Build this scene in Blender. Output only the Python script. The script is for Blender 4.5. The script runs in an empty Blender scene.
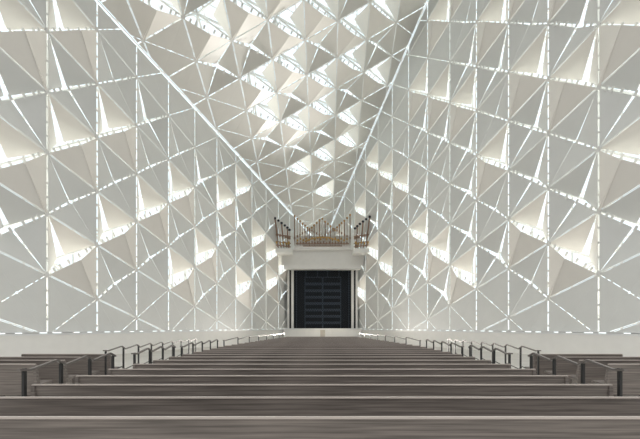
import bpy, bmesh, math, random
from mathutils import Vector, Matrix
random.seed(7)
C = bpy.context.scene.collection
S = bpy.context.scene
EYE = 1.6
F = 405.0
CX, CY = 322.0, 326.0

# ------------------------------------------------------------------ camera
cam_data = bpy.data.cameras.new('camera')
cam = bpy.data.objects.new('camera', cam_data); C.objects.link(cam)
cam.location = (0, 0, EYE); cam.rotation_euler = (math.pi/2, 0, 0)
cam_data.sensor_width = 36.0; cam_data.lens = 36.0*F/640.0
cam_data.shift_x = -(CX-320.0)/640.0; cam_data.shift_y = (CY-219.5)/640.0
cam_data.clip_end = 400
S.camera = cam
# ------------------------------------------------------------------ world: hazy daylight
w = bpy.data.worlds.new('sky'); S.world = w; w.use_nodes = True
nt = w.node_tree; nt.nodes.clear()
out = nt.nodes.new('ShaderNodeOutputWorld'); bg = nt.nodes.new('ShaderNodeBackground')
tc = nt.nodes.new('ShaderNodeTexCoord'); sp = nt.nodes.new('ShaderNodeSeparateXYZ')
rp = nt.nodes.new('ShaderNodeValToRGB')
nt.links.new(tc.outputs['Generated'], sp.inputs[0]); nt.links.new(sp.outputs['Y'], rp.inputs[0])
mr = nt.nodes.new('ShaderNodeMapRange'); mr.inputs['From Min'].default_value = -0.35; mr.inputs['From Max'].default_value = 0.1
nt.links.new(sp.outputs['Y'], mr.inputs[0])
nt.links.new(sp.outputs['Z'], rp.inputs[0])     # sky behind the building: bright overhead, dim at the horizon
rp.color_ramp.elements[0].position = 0.0; rp.color_ramp.elements[0].color = (0.06, 0.06, 0.06, 1)
rp.color_ramp.elements[1].position = 0.6; rp.color_ramp.elements[1].color = (1.0, 1.0, 0.98, 1)
mxs = nt.nodes.new('ShaderNodeMix'); mxs.data_type = 'RGBA'
nt.links.new(mr.outputs[0], mxs.inputs[0]); nt.links.new(rp.outputs[0], mxs.inputs[6])
# added bright ground glow below the horizon to light petals, pale sky above it
gr_ = nt.nodes.new('ShaderNodeValToRGB'); m2 = nt.nodes.new('ShaderNodeMapRange')
m2.inputs['From Min'].default_value = -0.12; m2.inputs['From Max'].default_value = 0.0
nt.links.new(sp.outputs['Z'], m2.inputs[0]); nt.links.new(m2.outputs[0], gr_.inputs[0])
gr_.color_ramp.elements[0].color = (3.5, 3.25, 2.9, 1); gr_.color_ramp.elements[1].color = (0.91, 0.96, 1.0, 1)
nt.links.new(gr_.outputs[0], mxs.inputs[7])
nt.links.new(mxs.outputs[2], bg.inputs[0]); nt.links.new(bg.outputs[0], out.inputs[0])
bg.inputs[1].default_value = 1.3
def area(name, loc, target, sx, sy, power, col=(1.0, 0.94, 0.86)):
    d = bpy.data.lights.new(name, 'AREA'); d.shape = 'RECTANGLE'; d.size = sx; d.size_y = sy; d.energy = power; d.color = col
    o = bpy.data.objects.new(name, d); C.objects.link(o); o.location = loc
    o.rotation_euler = (Vector(target)-Vector(loc)).to_track_quat('-Z', 'Y').to_euler()
    return o
area('added_altar_fill', (0.3, 41.5, .4), (0, 5, 12), 2.6, .6, 650).data.spread = math.radians(110)  # added fill, not a real fixture: brings out petal relief from the altar end
area('added_loft_fill', (1.0, 43.6, 13.0), (-4, 12, 23), 1.0, .5, 290, (1.0, .96, .91)).data.spread = math.radians(64)  # invented lamp above the organ, added to model the ceiling petals
S.view_settings.view_transform = 'Standard'; S.view_settings.look = 'None'
S.view_settings.gamma = 1.0; S.view_settings.use_curve_mapping = False
S.view_settings.exposure = 0.31

# ------------------------------------------------------------------ materials
def mat(name, col, rough=0.5, metal=0.0, var=0.0, scale=(3, 3, 3), bump=0.0, spec=0.5):
    m = bpy.data.materials.new(name); m.use_nodes = True
    t = m.node_tree; b = t.nodes['Principled BSDF']
    b.inputs['Base Color'].default_value = (*col, 1); b.inputs['Roughness'].default_value = rough
    b.inputs['Metallic'].default_value = metal; b.inputs['Specular IOR Level'].default_value = spec
    if var or bump:
        c = t.nodes.new('ShaderNodeTexCoord'); mp = t.nodes.new('ShaderNodeMapping')
        mp.inputs['Scale'].default_value = scale
        n = t.nodes.new('ShaderNodeTexNoise'); n.inputs['Scale'].default_value = 1.0; n.inputs['Detail'].default_value = 5
        t.links.new(c.outputs['Object'], mp.inputs[0]); t.links.new(mp.outputs[0], n.inputs['Vector'])
        if var:
            r = t.nodes.new('ShaderNodeValToRGB')
            r.color_ramp.elements[0].position = 0.3; r.color_ramp.elements[1].position = 0.7
            r.color_ramp.elements[0].color = (*[max(0, x*(1-var)) for x in col], 1)
            r.color_ramp.elements[1].color = (*[min(1, x*(1+var)) for x in col], 1)
            t.links.new(n.outputs['Fac'], r.inputs[0]); t.links.new(r.outputs[0], b.inputs['Base Color'])
        if bump:
            bp = t.nodes.new('ShaderNodeBump'); bp.inputs['Strength'].default_value = bump
            t.links.new(n.outputs['Fac'], bp.inputs['Height']); t.links.new(bp.outputs[0], b.inputs['Normal'])
    return m
M_PETAL_LIT = mat('petal_lit_satin', (0.87, 0.84, 0.79), 0.45, var=0.015, scale=(1.5, 1.5, 1.5))  # lit copy of the petal finish: warm glow painted into the colour
M_PETAL_DIM = mat('petal_dim_satin', (0.76, 0.768, 0.75), 0.45, var=0.015, scale=(1.5, 1.5, 1.5))  # same petal finish, dimmer and cooler copy with the shade in its colour
M_CEIL = mat('petal_warm_white_satin', (0.77, 0.755, 0.715), 0.45, var=0.015, scale=(1.5, 1.5, 1.5))
M_FRAME = mat('space_frame_white', (0.80, 0.80, 0.78), 0.5)
M_TRIM = mat('edge_trim', (0.84, 0.85, 0.85), 0.35)
M_PLASTER = mat('plaster_white', (0.87, 0.86, 0.83), 0.7, var=0.02, scale=(2, 2, 2))
M_FLOOR = mat('stone_floor', (0.62, 0.60, 0.56), 0.5, var=0.08, scale=(1, 1, 1))
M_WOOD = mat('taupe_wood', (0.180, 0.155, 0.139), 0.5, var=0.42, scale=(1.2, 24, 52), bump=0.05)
M_WOODTOP_LIT = mat('taupe_wood_lit_edge', (0.50, 0.44, 0.40), 0.3, var=0.12, scale=(0.9, 14, 22))  # same wood as the pews; light catching the top is painted in
M_STEEL = mat('dark_bronze_steel', (0.05, 0.05, 0.05), 0.4, metal=0.5)
M_RAIL = mat('brushed_rail', (0.20, 0.18, 0.165), 0.4, metal=0.3)
M_BLACK = mat('black_recess', (0.004, 0.005, 0.008), 0.6)
M_BLUE = mat('slate_grid', (0.085, 0.105, 0.14), 0.5)
M_MESH = mat('grille_mesh', (0.006, 0.016, 0.03), 0.4)
M_PIPE = mat('organ_pipe_wood', (0.30, 0.19, 0.13), 0.4, var=0.2, scale=(8, 8, 1))
M_TIN = mat('organ_pipe_tin', (0.66, 0.61, 0.57), 0.35, metal=0.3)
M_GOLD = mat('organ_gilding', (0.52, 0.33, 0.10), 0.35, metal=0.4)
M_CAP = mat('organ_cap_dark', (0.02, 0.025, 0.035), 0.4)
M_AMBER = mat('organ_cap_amber', (0.42, 0.24, 0.09), 0.4)
M_GREYP = mat('niche_panel', (0.60, 0.55, 0.48), 0.6)
g = bpy.data.materials.new('clear_glazing'); g.use_nodes = True
t = g.node_tree; t.nodes.clear()
o_ = t.nodes.new('ShaderNodeOutputMaterial'); mx = t.nodes.new('ShaderNodeMixShader'); mx.inputs[0].default_value = 0.05
tr = t.nodes.new('ShaderNodeBsdfTransparent'); tr.inputs[0].default_value = (0.93, 0.97, 0.98, 1)
gl = t.nodes.new('ShaderNodeBsdfGlossy'); gl.inputs['Roughness'].default_value = 0.05
t.links.new(tr.outputs[0], mx.inputs[1]); t.links.new(gl.outputs[0], mx.inputs[2]); t.links.new(mx.outputs[0], o_.inputs[0])
M_GLASS = g

# ------------------------------------------------------------------ helpers
def obj(name, bm, m, parent=None, loc=None):
    me = bpy.data.meshes.new(name); bm.normal_update(); bm.to_mesh(me); bm.free()
    me.materials.append(m)
    o = bpy.data.objects.new(name, me); C.objects.link(o)
    if parent: o.parent = parent
    if loc is not None: o.location = loc
    return o
def tag(o, label, cat, group=None):
    o['label'] = label; o['category'] = cat
    if group: o['group'] = group
    return o
def thing(name, label, cat, loc=(0, 0, 0), rz=0, group=None):
    o = bpy.data.objects.new(name, None); C.objects.link(o)
    o.location = loc; o.rotation_euler = (0, 0, rz)
    return tag(o, label, cat, group)
def struct(name, bm, m):
    o = obj(name, bm, m); o['kind'] = 'structure'; return o
def box(bm, a, b):
    x0, y0, z0 = a; x1, y1, z1 = b
    v = [bm.verts.new(p) for p in ((x0,y0,z0),(x1,y0,z0),(x1,y1,z0),(x0,y1,z0),(x0,y0,z1),(x1,y0,z1),(x1,y1,z1),(x0,y1,z1))]
    for f in ((0,3,2,1),(4,5,6,7),(0,1,5,4),(1,2,6,5),(2,3,7,6),(3,0,4,7)):
        bm.faces.new([v[i] for i in f])
def bar(bm, p, q, r, n=6, r2=None):
    p = Vector(p); q = Vector(q); d = (q-p)
    if d.length < 1e-6: return
    d.normalize(); u = d.orthogonal().normalized(); v = d.cross(u)
    r2 = r if r2 is None else r2
    A = []; B = []
    for i in range(n):
        a = 2*math.pi*i/n; e = u*math.cos(a)+v*math.sin(a)
        A.append(bm.verts.new(p+e*r)); B.append(bm.verts.new(q+e*r2))
    for i in range(n):
        j = (i+1) % n
        bm.faces.new((A[i], A[j], B[j], B[i]))
    bm.faces.new(A[::-1]); bm.faces.new(B)
def beam(bm, p, q, side, w_, h_):
    """rectangular bar from p to q; side = unit vector giving the width direction"""
    p = Vector(p); q = Vector(q); d = (q-p).normalized(); s = Vector(side); s = (s-d*s.dot(d)).normalized(); u = d.cross(s)
    A = [bm.verts.new(p+s*a*w_/2+u*b*h_/2) for a, b in ((-1,-1),(1,-1),(1,1),(-1,1))]
    B = [bm.verts.new(q+s*a*w_/2+u*b*h_/2) for a, b in ((-1,-1),(1,-1),(1,1),(-1,1))]
    for i in range(4):
        j = (i+1) % 4
        bm.faces.new((A[i], A[j], B[j], B[i]))
    bm.faces.new(A[::-1]); bm.faces.new(B)
def lathe(bm, prof, base, axis=(0,0,1), n=8):
    ax = Vector(axis).normalized(); u = ax.orthogonal().normalized(); v = ax.cross(u); base = Vector(base)
    rings = []
    for r, h in prof:
        rings.append([bm.verts.new(base+ax*h+(u*math.cos(2*math.pi*i/n)+v*math.sin(2*math.pi*i/n))*max(r,1e-4)) for i in range(n)])
    for a, b in zip(rings, rings[1:]):
        for i in range(n):
            j = (i+1) % n; bm.faces.new((a[i], a[j], b[j], b[i]))
    bm.faces.new(rings[0][::-1]); bm.faces.new(rings[-1])
def clip(bm, planes):
    """keep the side each plane normal points away from, closing the cuts"""
    for co, no in planes:
        geom = bm.verts[:]+bm.edges[:]+bm.faces[:]
        if not geom: return
        r = bmesh.ops.bisect_plane(bm, geom=geom, plane_co=co, plane_no=no, clear_outer=True, dist=1e-5)
        es = [e for e in r['geom_cut'] if isinstance(e, bmesh.types.BMEdge) and e.is_valid and e.is_boundary]
        if es:
            try: bmesh.ops.holes_fill(bm, edges=es, sides=0)
            except Exception: pass
def W(X, Y, Z):  # camera frame (right, up, forward) to world
    return Vector((X, Z, Y+EYE))
def at(x, y, depth):
    return W((x-CX)*depth/F, (CY-y)*depth/F, depth)
def pix(p):
    return (CX+F*p.x/p.y, CY-F*(p.z-EYE)/p.y) if p.y > 0.1 else (1e5, 1e5)
ORD = ['zeroth','first','second','third','fourth','fifth','sixth','seventh','eighth','ninth','tenth','eleventh','twelfth',
       'thirteenth','fourteenth','fifteenth','sixteenth','seventeenth','eighteenth','nineteenth','twentieth']
def ordn(n):
    if n <= 20: return ORD[n]
    if n < 30: return 'twenty-'+ORD[n-20]
    return {30:'thirtieth'}.get(n, 'thirty-'+ORD[n-30])

# ------------------------------------------------------------------ the three faceted surfaces
LO = W(-13.165, 2.46, 19.4); LA = Vector((0.952, 2.595, -0.985)); LB = Vector((0.0, 0.0, 2.925))
RO = W(13.25, 2.50, 19.4);  RA = Vector((-0.961, 2.595, -0.992)); RB = Vector((0.0, 0.0, 2.985))
def wall_hit(x, y, O, A, B):
    d = Vector(((x-CX)/F, 1, (CY-y)/F)); n = A.cross(B); e = Vector((0, 0, EYE))
    return e + d*((O-e).dot(n)/d.dot(n))
pts = [wall_hit(95,0,LO,LA,LB), wall_hit(283,205,LO,LA,LB), wall_hit(428,0,RO,RA,RB), wall_hit(335,216,RO,RA,RB)]
nC = (pts[1]-pts[0]).cross(pts[2]-pts[3]).normalized()
if nC.z < 0: nC = -nC
cC = sum(pts, Vector())/4
HC = ((36.2424879, 0.349193624, -18.5883494), (6.23433687, -14.7558504, 328.808344), (0.0944138546, 0.0960133409, 1.0))
def ceil_node(i, j):
    u, v, k = [r[0]*i+r[1]*j+r[2] for r in HC]
    d = Vector((u/k/F, 1, v/k/F)); e = Vector((0, 0, EYE))
    return e + d*((cC-e).dot(nC)/d.dot(nC))
CO = ceil_node(0, 2)
CV = (ceil_node(0, 5)-ceil_node(0, 2))/3
CA = (ceil_node(2, 2)-ceil_node(-1, 2))/3
def nL(A, B, sgn):
    n = A.cross(B).normalized()
    return n if n.x*sgn > 0 else -n
BASE_Z = EYE-0.27
oL = nL(LA, LB, -1); oR = nL(RA, RB, 1)

CLOSED, SLIGHT, MID, WIDE = 'C', 'b', 'B', 'A'
ANG = {'C': (0.6, 0.6, 0.6, 0.6), 'b': (12, 13, 8, 8), 'B': (24, 27, 18, 17), 'A': (38, 38, -18, -19)}
ANG_CEIL = {'C': (0.6, 0.6, 0.6, 0.6), 'b': (12, 12, 10, 10), 'B': (27, 24, 20, 22), 'A': (66, 60, -20, -20)}
def petal_bm(p, q, m, o, ang, ins_h, ins_e, ins_s, hinge_at_q_seam=None):
    """triangle p,q (hinge) and m (apex on the shared edge); seam edge joins q to m, outer edge joins p to m"""
    bm = bmesh.new()
    ctr = (p+q+m)/3
    def line(a, b, d):
        t_ = (b-a).normalized(); n_ = o.cross(t_)
        if n_.dot(ctr-a) < 0: n_ = -n_
        return (a+n_*d, t_)
    def meet(l1, l2):
        (a, t1), (b, t2) = l1, l2
        c = t1.cross(t2); return a+t1*((b-a).cross(t2).dot(c)/c.dot(c))
    H = line(p, q, ins_h); E_ = line(p, m, ins_e); Sm = line(q, m, ins_s)
    P = [meet(H, E_), meet(H, Sm), meet(E_, Sm)]
    # round off the sharp corners a little
    V = []
    for i in range(3):
        a = P[i]; b = P[(i+1) % 3]; c = P[(i+2) % 3]
        cut = 0.05
        V.append(a+(c-a).normalized()*cut); V.append(a+(b-a).normalized()*cut)
    h0, ht = H; a = math.radians(ang)
    def rot(x):
        foot = h0+ht*((x-h0).dot(ht)); r = x-foot
        d = r.length
        if d < 1e-6: return x.copy()
        return foot + r*math.cos(a) + o*(d*math.sin(a))
    V = [rot(x) for x in V]
    nn = (V[2]-V[0]).cross(V[4]-V[0]).normalized()*0.012
    top = [bm.verts.new(x+nn) for x in V]; bot = [bm.verts.new(x-nn) for x in V]
    bm.faces.new(top); bm.faces.new(bot[::-1])
    for i in range(6):
        j = (i+1) % 6; bm.faces.new((top[j], top[i], bot[i], bot[j]))
    bmesh.ops.recalc_face_normals(bm, faces=bm.faces)
    return bm
def quad_petals(kind, c, o, table):
    """c = corners: a (E start), b (E end), u (top corner), l (bottom corner). returns four bmeshes"""
    a, b, u, l, = c
    m = (a+b)/2
    A1, A2, A3, A4 = table[kind]
    e_, s_ = {'C': (.022, .002), 'b': (.035, .004), 'B': (.04, .01), 'A': (.04, .01)}[kind]
    low = -.075 if kind == 'A' else s_
    return [petal_bm(b, u, m, o, A1, .042, e_, s_),   # hinged on the sloping upper edge
            petal_bm(a, u, m, o, A2, .047, e_, s_),   # hinged on the upright edge
            petal_bm(a, l, m, o, A3, .042, e_, low),
            petal_bm(b, l, m, o, A4, .047, e_, low)]
WORDS = {'A': 'wide-open', 'B': 'half-open', 'b': 'slightly open', 'C': 'closed flat'}

LT = {}
for n, s_ in {-1: (-1, 'CBABAB'), 0: (-1, 'CAbABAB'), 1: (-1, 'CbAbAbC'), 2: (0, 'CbAbBC'), 3: (0, 'CAbAbC'),
              4: (1, 'bAbBC'), 5: (1, 'CbBAbC'), 6: (2, 'AbBAC'), 7: (2, 'bBAbC'), 8: (3, 'AAbC'), 9: (3, 'bAbC'), 10: (4, 'AbC')}.items():
    for i, ch in enumerate(s_[1]): LT[(n, s_[0]+i)] = ch
RT = {}
for n, s_ in {-1: (-1, 'CBABAB'), 0: (-1, 'CABbABA'), 1: (0, 'bABBAbA'), 2: (0, 'CBbAbBAb'), 3: (0, 'CABBBABbA'),
              4: (0, 'CBAbbBAC'), 5: (1, 'CBABbBAC'), 6: (2, 'BbbAbCC'), 7: (2, 'bAbBAC'), 8: (3, 'bABbAC'), 9: (3, 'AbBAC'), 10: (4, 'ABbC')}.items():
    for i, ch in enumerate(s_[1]): RT[(n, s_[0]+i)] = ch
CT = {(-1,0):'A',(-1,1):'A',(-1,2):'A',(-1,3):'B',(-1,4):'A',(-1,5):'B',(-1,6):'A',(-1,7):'C',
      (0,-1):'A',(0,0):'A',(0,1):'B',(0,2):'A',(0,3):'A',(0,4):'B',(0,5):'A',(0,6):'B',(0,7):'A',(0,8):'C',
      (1,-1):'B',(1,0):'A',(1,1):'A',(1,2):'B',(1,3):'A',(1,4):'A',(1,5):'C',(1,6):'C',(1,-2):'A',
      (2,-2):'A',(2,-1):'A',(2,0):'B',(2,1):'A',(2,2):'C',(2,-3):'A',
      (-2,0):'B',(-2,1):'A',(-2,2):'B',(-2,3):'A',(-2,4):'A',(-2,5):'B',(-2,6):'C',
      (-3,0):'A',(-3,1):'B',(-3,2):'A',(-3,3):'B',(-3,4):'C',(-4,2):'A',(-4,1):'A',(-4,3):'C',(-4,4):'C'}

def surface(tagname, node, o, wallA, wallB, quad, table, angles, planes, rng, words, prefix, backwards=False):
    """petal panels of one faceted surface; those wholly outside the photograph go into one plain sheet"""
    cache = {}; cols = {}
    sheet = bmesh.new()
    def inside(p): return all((p-co).dot(no) <= 1e-4 for co, no in planes)
    for n, k in rng:
        c = [node(*x) for x in quad(n, k)]
        ins = [inside(p) for p in c]
        if not any(ins):
            ctr = (c[0]+c[1])/2
            if not inside(ctr): continue
        px = [pix(p) for p in c]
        vis = not (all(p[0] < -2 for p in px) or all(p[0] > 642 for p in px) or all(p[1] < -2 for p in px))
        kind = table.get((n, k))
        if kind is None: kind = 'C' if not all(ins) else 'bAB'[(n*2+k) % 3]
        # a panel cut by an edge of the surface stays shut
        if sum(ins) < 3: kind = 'C'
        if not vis:
            for b_ in quad_petals('C', c, o, angles):
                clip(b_, [(co, no) for co, no in planes] if not all(ins) else [])
                me = bpy.data.meshes.new('tmp'); b_.to_mesh(me); b_.free(); sheet.from_mesh(me); bpy.data.meshes.remove(me)
            continue
        cols.setdefault(n, []).append((k, kind, c, all(ins)))
    order = sorted(cols)
    for ci, n in enumerate(order):
        lst = sorted(cols[n])
        built = 0
        for k, kind, c, full in lst:
            base = c[0]
            loc = [p-base for p in c]
            root = None; meshes = []
            if full and kind in cache:
                meshes = cache[kind]
            else:
                for b_ in quad_petals(kind, loc, o, angles):
                    if not full: clip(b_, [(co-base, no) for co, no in planes])
                    if len(b_.faces) < 3: b_.free(); continue
                    me = bpy.data.meshes.new('petal'); b_.normal_update(); b_.to_mesh(me); b_.free()
                    me.materials.append(M_PETAL_LIT if kind == 'A' else (M_CEIL if prefix == 'ceiling' else M_PETAL_DIM)); meshes.append(me)  # wide-open petals get the lit copy, so their glow is in the colour
                if full: cache[kind] = meshes
            if not meshes: continue
            built += 1
            root = thing('petal_panel', words(WORDS[kind], ci+1, built), 'panel', base, 0, 'folding petal panels of the '+prefix)
            for me in meshes:
                p = bpy.data.objects.new('petal', me); C.objects.link(p); p.parent = root
    return sheet

def lattice(node, o, quad, rng, planes, depth, side):
    """hinge brackets, edge tubes and the white space frame behind one surface"""
    bm = bmesh.new()
    def seg_tube(p, q, r): bar(bm, p, q, r, 5)
    outer = lambda n, k: (node(*quad(n,k)[0])+node(*quad(n,k)[1]))/2 + o*depth
    inr = set(rng)
    for n, k in rng:
        a, b, u, l = [node(*x) for x in quad(n, k)]
        # upright edge: brackets bridging the slot
        vd = (u-a).normalized(); sd_ = o.cross(vd).normalized()
        for t_ in (0.03, 0.27, 0.50, 0.74, 0.97):
            p = a+(u-a)*t_; beam(bm, p-sd_*.075+o*.02, p+sd_*.075+o*.02, vd, .10, .03)
        ed = (b-a).normalized(); es = o.cross(ed).normalized()
        for t_ in (0.02, 0.14, 0.25, 0.41, 0.62, 0.78, 0.87, 0.98):
            p = a+(b-a)*t_; beam(bm, p-es*.12+o*.035, p+es*.12+o*.035, ed, .13, .03)
        # sloping edge: slim light tube in front of the slot
        seg_tube(u, b, .022)
        # node
        beam(bm, a-o*.02, a+o*.22, vd, .16, .16)
        # pyramid webs and outer chords
        m2 = outer(n, k)
        for p in (a, b, u, l): seg_tube(p+o*.12, m2, .065)
        for d_ in ((1, 0), (0, 1)):
            if (n+d_[0], k+d_[1]) in inr: seg_tube(m2, outer(n+d_[0], k+d_[1]), .085)
    clip(bm, planes)
    return bm

# wall quads: E edge (n,k)-(n+1,k+1)
wq = lambda n, k: ((n, k), (n+1, k+1), (n, k+1), (n+1, k))
# ceiling quads: E edge (i,j)-(i+1,j)
cq = lambda i, j: ((i, j), (i+1, j), (i+1, j-1), (i, j+1))
ln = lambda n, k: LO+LA*n+LB*k
rn = lambda n, k: RO+RA*n+RB*k
cn = lambda i, j: CO+CA*i+CV*(j-2)
ceil_cut = (cC-nC*0.10, nC)
base_cut = (Vector((0, 0, BASE_Z)), Vector((0, 0, -1)))
midL = (Vector((-0.02, 0, 0)), Vector((1, 0, 0))); midR = (Vector((0.02, 0, 0)), Vector((-1, 0, 0)))
back_cut = (Vector((0, 9, 0)), Vector((0, -1, 0)))
rngW = [(n, k) for n in range(-4, 14) for k in range(-2, 16)]
def kept(rng, node, quad, planes):
    r = []
    for n, k in rng:
        c = [node(*x) for x in quad(n, k)]; c.append((c[0]+c[1])/2)
        if any(all((p-co).dot(no) <= 1e-4 for co, no in planes) for p in c): r.append((n, k))
    return r
pL = [ceil_cut, base_cut, midL, back_cut]; pR = [ceil_cut, base_cut, midR, back_cut]
wl = lambda side: (lambda word, c, r: '%s petal panel on %s wall, %s column from near end, %s panel up' % (word, side, ordn(c), ordn(r)))
rL = kept(rngW, ln, wq, pL); rR = kept(rngW, rn, wq, pR)
sh = surface('left', ln, oL, LA, LB, wq, LT, ANG, pL, rL, wl('left'), 'left wall')
struct('wall_left', sh, M_PETAL_DIM)
sh = surface('right', rn, oR, RA, RB, wq, RT, ANG, pR, rR, wl('right'), 'right wall')
struct('wall_right', sh, M_PETAL_DIM)
cutCL = (LO-oL*0.10, oL); cutCR = (RO-oR*0.14, oR)
pC = [cutCL, cutCR, back_cut, (Vector((0, 60, 0)), Vector((0, 1, 0)))]
rngC = [(i, j) for i in range(-9, 9) for j in range(-9, 16)]
rC = kept(rngC, cn, cq, pC)
# looking up from inside, the outward direction is +nC
sh = surface('ceiling', cn, nC, CA, CV, cq, CT, ANG_CEIL, pC, rC,
             lambda word, c, r: '%s petal panel on the ceiling, %s column from left, %s panel from near end' % (word, ordn(c), ordn(r)), 'ceiling')
struct('ceiling', sh, M_CEIL)
struct('trim_1', lattice(ln, oL, wq, rL, pL, 1.9, -1), M_FRAME)
struct('trim_2', lattice(rn, oR, wq, rR, pR, 1.9, 1), M_FRAME)
struct('trim_3', lattice(cn, nC, cq, rC, pC, 1.9, 1), M_FRAME)

# glazing outside the space frame, with its mullions
def glazing(name, mull, O, A, B, o, planes, na, nb):
    bm = bmesh.new(); D = o*2.6
    n0, n1 = na; k0, k1 = nb
    c = [O+A*n0+B*k0+D, O+A*n1+B*k0+D, O+A*n1+B*k1+D, O+A*n0+B*k1+D]
    vs = [bm.verts.new(p) for p in c]+[bm.verts.new(p+o*.02) for p in c]
    for f in ((0,1,2,3),(7,6,5,4),(0,4,5,1),(1,5,6,2),(2,6,7,3),(3,7,4,0)): bm.faces.new([vs[i] for i in f])
    clip(bm, planes); struct(name, bm, M_GLASS)
    bm = bmesh.new()
    for q in range(int((n1-n0)*2)+1):
        a = n0+q/2+.23; beam(bm, O+A*a+B*k0+D, O+A*a+B*k1+D, o, .13, .05)
    for q in range(int((k1-k0)*2)+1):
        b = k0+q/2+.2; beam(bm, O+A*n0+B*b+D, O+A*n1+B*b+D, o, .13, .05)
    clip(bm, planes); struct(mull, bm, M_FRAME)
Bv = Vector((0, 0, 2.955))
Ah = Vector((0.960, 2.595, 0)); Ar = Vector((-0.960, 2.595, 0))
up_cut = (cC+nC*2.7, nC)
low_cut = (Vector((0, 0, 0)), Vector((0, 0, -1)))
glazing('window_1', 'trim_4', LO, Ah, Bv, oL, [up_cut, low_cut, (Vector((-.3,0,0)), Vector((1,0,0)))], (-4, 15), (-2, 9))
glazing('window_2', 'trim_5', RO, Ar, Bv, oR, [up_cut, low_cut, (Vector((.3,0,0)), Vector((-1,0,0)))], (-4, 15), (-2, 12))
glazing('window_3', 'trim_6', CO, CA, CV, nC, [(LO+oL*2.6, oL), (RO+oR*2.6, oR), back_cut], (-9, 9), (-9, 15))

# tubes where ceiling meets walls, and the base ledge of each wall
def two_planes(c1, n1, c2, n2, y):
    import numpy as np
    A = np.array([list(n1), list(n2), [0, 1, 0]]); b = np.array([n1.dot(c1), n2.dot(c2), y])
    return Vector(np.linalg.solve(A, b))
for nm, O, o in (('trim_7', LO, oL), ('trim_8', RO, oR)):
    bm = bmesh.new()
    a = two_planes(O-o*.06, o, cC-nC*.04, nC, 9); b = two_planes(O-o*.06, o, cC-nC*.04, nC, 55)
    bar(bm, a, b, .035, 8)
    struct(nm, bm, M_TRIM)
for side, O, A, o, nm, tn in ((-1, LO, Ah, oL, 'baseboard_left', 'trim_9'), (1, RO, Ar, oR, 'baseboard_right', 'trim_10')):
    p = Vector((O.x, O.y, 0)); a = p+A*-4; b = p+A*10.6
    bm = bmesh.new()     # plain plaster wall under the petals
    th = 0.35
    z0, z1 = -0.02, BASE_Z-.16
    q = [a, b, b+o*th, a+o*th]; q = [x-o*.12 for x in q]
    vs = [bm.verts.new((x.x, x.y, z0)) for x in q]+[bm.verts.new((x.x, x.y, z1)) for x in q]
    for f in ((0,1,2,3),(7,6,5,4),(0,4,5,1),(1,5,6,2),(2,6,7,3),(3,7,4,0)): bm.faces.new([vs[i] for i in f])
    bmesh.ops.recalc_face_normals(bm, faces=bm.faces)
    struct(nm, bm, M_PLASTER)
    bm = bmesh.new()
    for zz, hh in ((BASE_Z-.012, .05), (BASE_Z-.12, .09)):
        beam(bm, Vector((a.x, a.y, zz))-o*.06, Vector((b.x, b.y, zz))-o*.06, Vector((0,0,1)), hh, .16)
    L_ = (b-a).length; d = (b-a).normalized()
    for i in range(int(L_/.9)):
        c = a+d*(i*.9+.4); hl = (.12, .3, .2, .38)[i % 4]
        beam(bm, Vector((c.x, c.y, BASE_Z-.055))-d*hl, Vector((c.x, c.y, BASE_Z-.055))+d*hl, Vector((0, 0, 1)), .05, .06)
    struct(tn, bm, M_TRIM)

# ------------------------------------------------------------------ floor
bm = bmesh.new()
fa = Vector((LO.x, LO.y, 0))+Ah*-5.5; fb = Vector((LO.x, LO.y, 0))+Ah*13.5
fp = [(fa.x, -3), (-fa.x, -3), (-fa.x, fa.y), (-fb.x, fb.y), (fb.x, fb.y), (fa.x, fa.y)]
lo = [bm.verts.new((x, y, -.1)) for x, y in fp]; hi = [bm.verts.new((x, y, 0)) for x, y in fp]
bm.faces.new(hi); bm.faces.new(lo[::-1])
for i in range(6): bm.faces.new((lo[i], lo[(i+1) % 6], hi[(i+1) % 6], hi[i]))
struct('floor', bm, M_FLOOR)

# ------------------------------------------------------------------ altar end: white gallery, dark screen, organ
D0 = 44.0
bm = bmesh.new()
def pb(bm, x0, y0, x1, y1, d0, d1):       # box from the picture rectangle at depth d0, going back to depth d1
    a = at(x0, y1, d0); b = at(x1, y0, d0); box(bm, (a.x, d0, a.z), (b.x, d1, b.z))
gal = thing('organ_gallery', 'white plaster organ gallery framing the dark screen at the far end', 'gallery', (0, D0, 0))
def gpart(name, rects, m, parent=None):
    b_ = bmesh.new()
    for r in rects: pb(b_, *r)
    bmesh.ops.translate(b_, verts=b_.verts, vec=(0, -D0, 0))
    return obj(name, b_, m, parent or gal)
gpart('upper_wall', [(281.5, 249.5, 363.5, 265, 43.0, 43.6)], M_PLASTER)
gpart('soffit_slab', [(284, 265, 361, 268.6, 42.6, 43.9)], M_PLASTER)
gpart('side_pier', [(287.4, 268.6, 289.3, 331, 43.8, 44.1)], M_PLASTER)
gpart('side_pier', [(355.7, 268.6, 357.6, 331, 43.8, 44.1)], M_PLASTER)
gpart('base_wall', [(283.5, 329, 361.5, 342.2, 43.0, 43.6)], M_PLASTER)
gpart('base_cap', [(283.2, 328.4, 361.8, 329.2, 42.9, 43.7)], M_TRIM)
gpart('niche_panel', [(320.3, 330, 325.0, 341.5, 42.96, 43.0)], M_GREYP)['label'] = 'small beige panel in the middle of the base'
gpart('organ_plinth', [(294, 246.5, 351, 249.5, 42.6, 44.1)], M_PLASTER)
gpart('organ_plinth', [(275.5, 248.5, 291.5, 252.5, 41.2, 43.0)], M_PLASTER)
gpart('organ_plinth', [(353.5, 248.5, 369.5, 252.5, 41.2, 43.0)], M_PLASTER)

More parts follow.
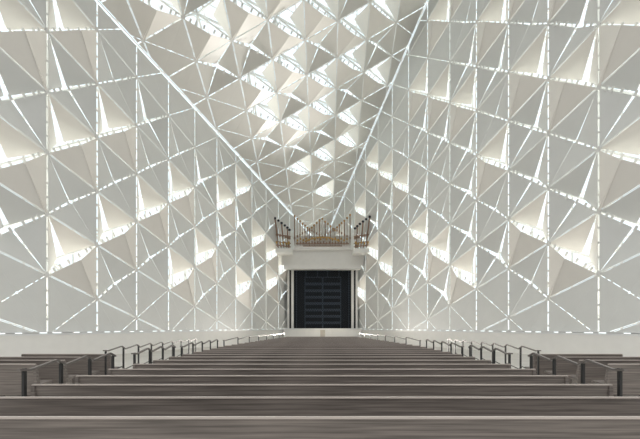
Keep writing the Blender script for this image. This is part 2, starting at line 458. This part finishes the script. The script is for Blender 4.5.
scr = thing('altar_screen', 'tall dark grille screen with slate grid in the white opening', 'screen', (0, D0, 0))
def spart(name, rects, m):
    b_ = bmesh.new()
    for r in rects: pb(b_, *r)
    bmesh.ops.translate(b_, verts=b_.verts, vec=(0, -D0, 0))
    return obj(name, b_, m, scr)
spart('backing', [(289.3, 268.8, 355.7, 328.6, 45.0, 45.15)], M_BLACK)
spart('outer_frame', [(289.3, 268.8, 290.9, 328.6, 43.9, 44.2), (354.1, 268.8, 355.7, 328.6, 43.9, 44.2), (289.3, 268.8, 355.7, 270.2, 43.9, 44.2)], M_BLACK)
for x0 in (291.2, 351.4):
    spart('jamb', [(x0, 270.3, x0+2.4, 328.6, 43.9, 44.3)], M_PLASTER)
rects = [(304.6, 277, 305.4, 328.6, 44.6, 44.7), (340.4, 277, 341.2, 328.6, 44.6, 44.7), (321.9, 277, 323.4, 328.6, 44.6, 44.7), (304.6, 276.8, 341.2, 277.6, 44.6, 44.7)]
for yy in (283.9, 290.7, 297.2, 303.5, 310.0, 316.3, 322.8): rects.append((304.6, yy-1.3, 341.2, yy+1.3, 44.58, 44.68))
spart('grid', rects, M_BLUE)
spart('mullion', [(x, 270, x+.7, 277 if 300 < x < 345 else 328.6, 44.5, 44.58) for x in (296.2, 305.7, 317.2, 327.2, 338.6, 348.6)], M_BLUE)
b_ = bmesh.new()
a = at(294, 328.6, 44.3); c = at(351, 270.2, 44.3)
wd = c.x-a.x; ht_ = c.z-a.z; stp = 0.26
for s_ in (1, -1):
    q = -ht_
    while q < wd+ht_*0:
        x0, z0, x1, z1 = q, 0.0, q+ht_, ht_
        if x0 < 0: z0 -= x0; x0 = 0.0
        if x1 > wd: z1 -= x1-wd; x1 = wd
        if x1 > x0+.01:
            X0, X1 = (a.x+x0, a.x+x1) if s_ > 0 else (c.x-x0, c.x-x1)
            beam(b_, (X0, .3, a.z+z0), (X1, .3, a.z+z1), (0, 1, 0), .03, .035)
        q += stp
obj('mesh_grille', b_, M_MESH, scr)

# organ: 21 tall pipes in a zig-zag skyline, small pipes in front, and a slanted tower at each side
def pipe(parent, x, ytip, ybot, d, r, lean=0.0, ymouth=None, cap=M_AMBER, body=M_PIPE):
    top = at(x, ytip, d); bot = at(x+lean, ybot, d)
    ax = (top-bot); L_ = ax.length; ax.normalize()
    rel = bot-parent.location
    fm = L_*0.38 if ymouth is None else (bot.z-at(x, ymouth, d).z)*-1
    b_ = bmesh.new()
    lathe(b_, [(r*.3, 0), (r*.95, fm), (r, fm+.02), (r, L_-.16), (r*.8, L_-.14)], rel, ax, 8)
    p = obj('pipe', b_, body, parent)
    b_ = bmesh.new(); lathe(b_, [(r*1.45, fm-.10), (r*1.5, fm+.14)], rel, ax, 8); obj('collar', b_, M_PIPE if cap is M_CAP else M_PIPE, p)
    b_ = bmesh.new(); lathe(b_, [(r*.7, L_-.26), (r*1.6, L_-.2), (r*1.9, L_-.06), (r*1.2, L_)], rel, ax, 8); obj('cap', b_, cap, p)
org = thing('pipe_organ', 'central pipe organ with a zig-zag skyline of brown and gilt pipes', 'organ', tuple(at(322.5, 246.5, 43)))
tips = [(150,62),(167,78),(183,93),(198,108),(213,120),(228,133),(241,147),(255,132),(269,118),(285,103),(302,87),(319,77),(336,95),(353,108),(369,123),(384,138),(396,148),(409,130),(423,116),(437,104),(453,90),(470,73),(488,54)]
for i, (xx, yy) in enumerate(tips):
    px_, py_ = 270+xx/6.095, 205+yy/6.095
    m_ = abs(xx-319)
    ym = 229.5+ (abs(m_-78)/78)*7.5
    pipe(org, px_, py_, 245.5, 43.2, .058, ymouth=ym, body=M_TIN if i % 2 else M_PIPE)
for i in range(18):
    xx = 297.5+i*(49.5/17); m_ = abs(xx-322.3)/25
    pipe(org, xx, 238.0+m_*1.5-(1.5 if i % 2 else 0), 246.2, 42.8, .05, cap=M_GOLD, body=M_TIN)
b_ = bmesh.new()
L0 = org.location
for k in range(16):
    def arc(q): xx = 305+q*35/16; return at(xx, 241.5-4.2*(1-((xx-322.5)/17.5)**2), 42.65)-L0
    beam(b_, arc(k), arc(k+1), (0, 0, 1), .12, .08)
obj('gilt_arch', b_, M_GOLD, org)
b_ = bmesh.new()
for yy, x0, x1 in ((243.8, 296, 349), (246, 303, 342)):
    p0 = at(x0, yy, 42.62)-L0; p1 = at(x1, yy, 42.62)-L0
    beam(b_, p0, p1, (0, 0, 1), .10, .08)
obj('rack_rail', b_, M_PIPE, org)
b_ = bmesh.new(); p0 = at(295, 246.5, 44)-L0; p1 = at(350, 236, 44)-L0
box(b_, (p0.x, .9, 0), (p1.x, 1.1, p1.z)); obj('case_back', b_, M_PLASTER, org)
for sgn, lab in ((-1, 'slanted organ tower with dark-capped pipes left of the central organ'), (1, 'slanted organ tower with dark-capped pipes right of the central organ')):
    tw = thing('organ_tower', lab, 'organ', tuple(at(322.5+sgn*39, 248.5, 42)), 0, 'side organ towers')
    for i, (dx, yy) in enumerate([(47.5, 217.2), (44.0, 219.6), (40.8, 222), (37.6, 224.4), (35.0, 226.6), (32.8, 228.8)]):
        pipe(tw, 322.3+sgn*dx, yy-(1.5 if sgn > 0 else 0), 247.8, 42.0, .075, lean=-sgn*(dx-32)*0.25, ymouth=235+i*.7, cap=M_CAP, body=M_PIPE if i % 2 == 0 else M_TIN)
        pipe(tw, 322.3+sgn*(dx-1.6 if dx > 34 else dx+1), 241.5+(i % 2), 248.3, 41.7, .05, lean=-sgn*(dx-32)*0.12, cap=M_GOLD, body=M_PIPE)
    b_ = bmesh.new(); L0 = tw.location
    for yy in (235.5, 242.5, 246):
        p0 = at(322.3+sgn*31.5, yy+1, 41.8)-L0; p1 = at(322.3+sgn*46.5, yy-1, 41.8)-L0; beam(b_, p0, p1, (0, 0, 1), .10, .07)
    obj('rack_rail', b_, M_PIPE, tw)

# ------------------------------------------------------------------ pews
TOP = EYE-0.741
def build_pew(name, half_w, loc, label, group, slim=False):
    root = thing(name, label, 'pew', loc, 0, group)
    b_ = bmesh.new()   # leaning back board, seen from behind
    def prism(pts_, x0, x1):
        A = [b_.verts.new((x0, y, z)) for y, z in pts_]; B = [b_.verts.new((x1, y, z)) for y, z in pts_]
        n = len(pts_)
        for i in range(n): b_.faces.new((A[i], A[(i+1) % n], B[(i+1) % n], B[i]))
        b_.faces.new(A[::-1]); b_.faces.new(B)
    prism([(0.0, TOP-.018), (0.10, .22), (0.125, .22), (0.03, TOP-.018)], -half_w, half_w)
    bmesh.ops.recalc_face_normals(b_, faces=b_.faces)
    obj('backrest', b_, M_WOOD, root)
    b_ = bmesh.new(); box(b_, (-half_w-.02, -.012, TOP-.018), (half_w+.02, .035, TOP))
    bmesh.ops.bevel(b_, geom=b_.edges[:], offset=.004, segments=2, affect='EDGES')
    obj('top_rail', b_, M_WOODTOP_LIT, root)['label'] = 'rounded top rail, caught light painted paler'
    b_ = bmesh.new(); prism([(0.10, .43), (0.10, .39), (0.54, .42), (0.56, .45), (.54, .47)], -half_w, half_w)
    bmesh.ops.recalc_face_normals(b_, faces=b_.faces)
    obj('seat', b_, M_WOOD, root)
    for s_ in (-1, 1):
        b_ = bmesh.new()
        prof = [(.10, 0), (.30, 0), (.26, .40), (.14, .44), (.045, TOP-.02), (-.012, TOP-.02)] if slim else [(-.02, 0), (.56, 0), (.58, .50), (.16, .56), (.055, TOP-.02), (-.015, TOP-.02)]
        prism(prof, s_*half_w-.025, s_*half_w+.025)
        bmesh.ops.recalc_face_normals(b_, faces=b_.faces)
        obj('end_panel', b_, M_WOOD, root)
    b_ = bmesh.new()
    for i in range(1, 4): box(b_, (-half_w+i*half_w/2-.03, .14, 0), (-half_w+i*half_w/2+.03, .5, .40))
    obj('support', b_, M_WOOD, root)
    return root
def copy_tree(o, loc, label):
    r = o.copy(); C.objects.link(r); r.location = loc; r['label'] = label
    for ch in list(o.children):
        c = ch.copy(); C.objects.link(c); c.parent = r
    return r
n_pew = 0; proto = None
yy = 3.30
pew_list = []
while yy < 28.5:
    pew_list.append(yy); yy += 0.925
for i, d in enumerate(pew_list):
    hw = 3.67 if d < 15.5 else 3.67-(d-15.5)*1.12/12.5
    lab = 'long taupe wooden pew spanning the nave, %s row counted from the photo bottom' % ordn(i+1)
    if d < 15.5 and proto: copy_tree(proto, (0, d, 0), lab)
    else:
        r = build_pew('pew', hw, (0, d, 0), lab, 'pews of the central block')
        if proto is None: proto = r
# side blocks: four rows each, ends at 5.65 m from the axis
for sgn, side in ((-1, 'left'), (1, 'right')):
    for i, (d, x1) in enumerate(((7.95, 9.6), (8.85, 9.6), (9.75, 9.3), (10.75, 7.95))):
        c = sgn*(5.65+x1)/2
        build_pew('side_pew', (x1-5.65)/2, (c, d, 0), 'short taupe pew across the %s aisle, %s of four rows from the near one' % (side, ordn(i+1)), 'pews of the side blocks', slim=True)

# ------------------------------------------------------------------ zig-zag handrails
def handrail(label, pts_, x_of, posts, h_low=1.035, h_high=1.12, lower=False, top_only=False, r=.017):
    z0 = pts_[0]
    root = thing('handrail', label, 'handrail', (x_of(z0), z0, 0), 0, 'zig-zag handrails beside the pews')
    L = root.location
    path = []
    per = pts_[1]; n = pts_[2]
    path.append(Vector((x_of(z0), z0-.10, h_low+.02)))
    for i in range(n):
        y = z0+i*per
        path.append(Vector((x_of(y), y+.10, h_low))); path.append(Vector((x_of(y+per), y+per-.10, h_high)))
    path.append(Vector((x_of(z0+n*per), z0+n*per+.08, h_low+.02)))
    b_ = bmesh.new()
    for p, q in zip(path, path[1:]): beam(b_, p-L, q-L, (1, 0, 0), .045, .026)
    obj('top_bar', b_, M_RAIL, root)
    if lower:
        b_ = bmesh.new()
        for p, q in zip(path[1:], path[2:]): bar(b_, p-L-Vector((0,0,.56)), q-L-Vector((0,0,.56)), .014, 6)
        obj('lower_bar', b_, M_STEEL, root)
    for i in range(n+1):
        y = z0+i*per
        b_ = bmesh.new(); beam(b_, Vector((x_of(y), y, 0))-L, Vector((x_of(y), y, h_high-.055))-L, (1, 0, 0), .032, .05)
        obj('post', b_, M_STEEL, root)
for sgn, side in ((-1, 'left'), (1, 'right')):
    X = lambda y, s=sgn: s*3.75
    handrail('brown zig-zag handrail nearest the camera, at the %s ends of the pews' % side, (5.10, .72, 3), X, 1)
    handrail('second handrail from the camera along the %s pew ends' % side, (8.1, .72, 3), X, 1)
    handrail('third handrail from the camera along the %s pew ends' % side, (10.85, .92, 4), X, 1)
    handrail('farthest handrail curving in with the front pews on the %s' % side, (15.5, 1.8, 7), lambda y, s=sgn: s*(3.75-(y-15.5)*1.12/12.5), 1)
    handrail('handrail on the outer side of the %s aisle beyond the side pews' % side, (10.3, .92, 8), lambda y, s=sgn: s*5.5, 1, h_low=.96, h_high=1.045, lower=True)
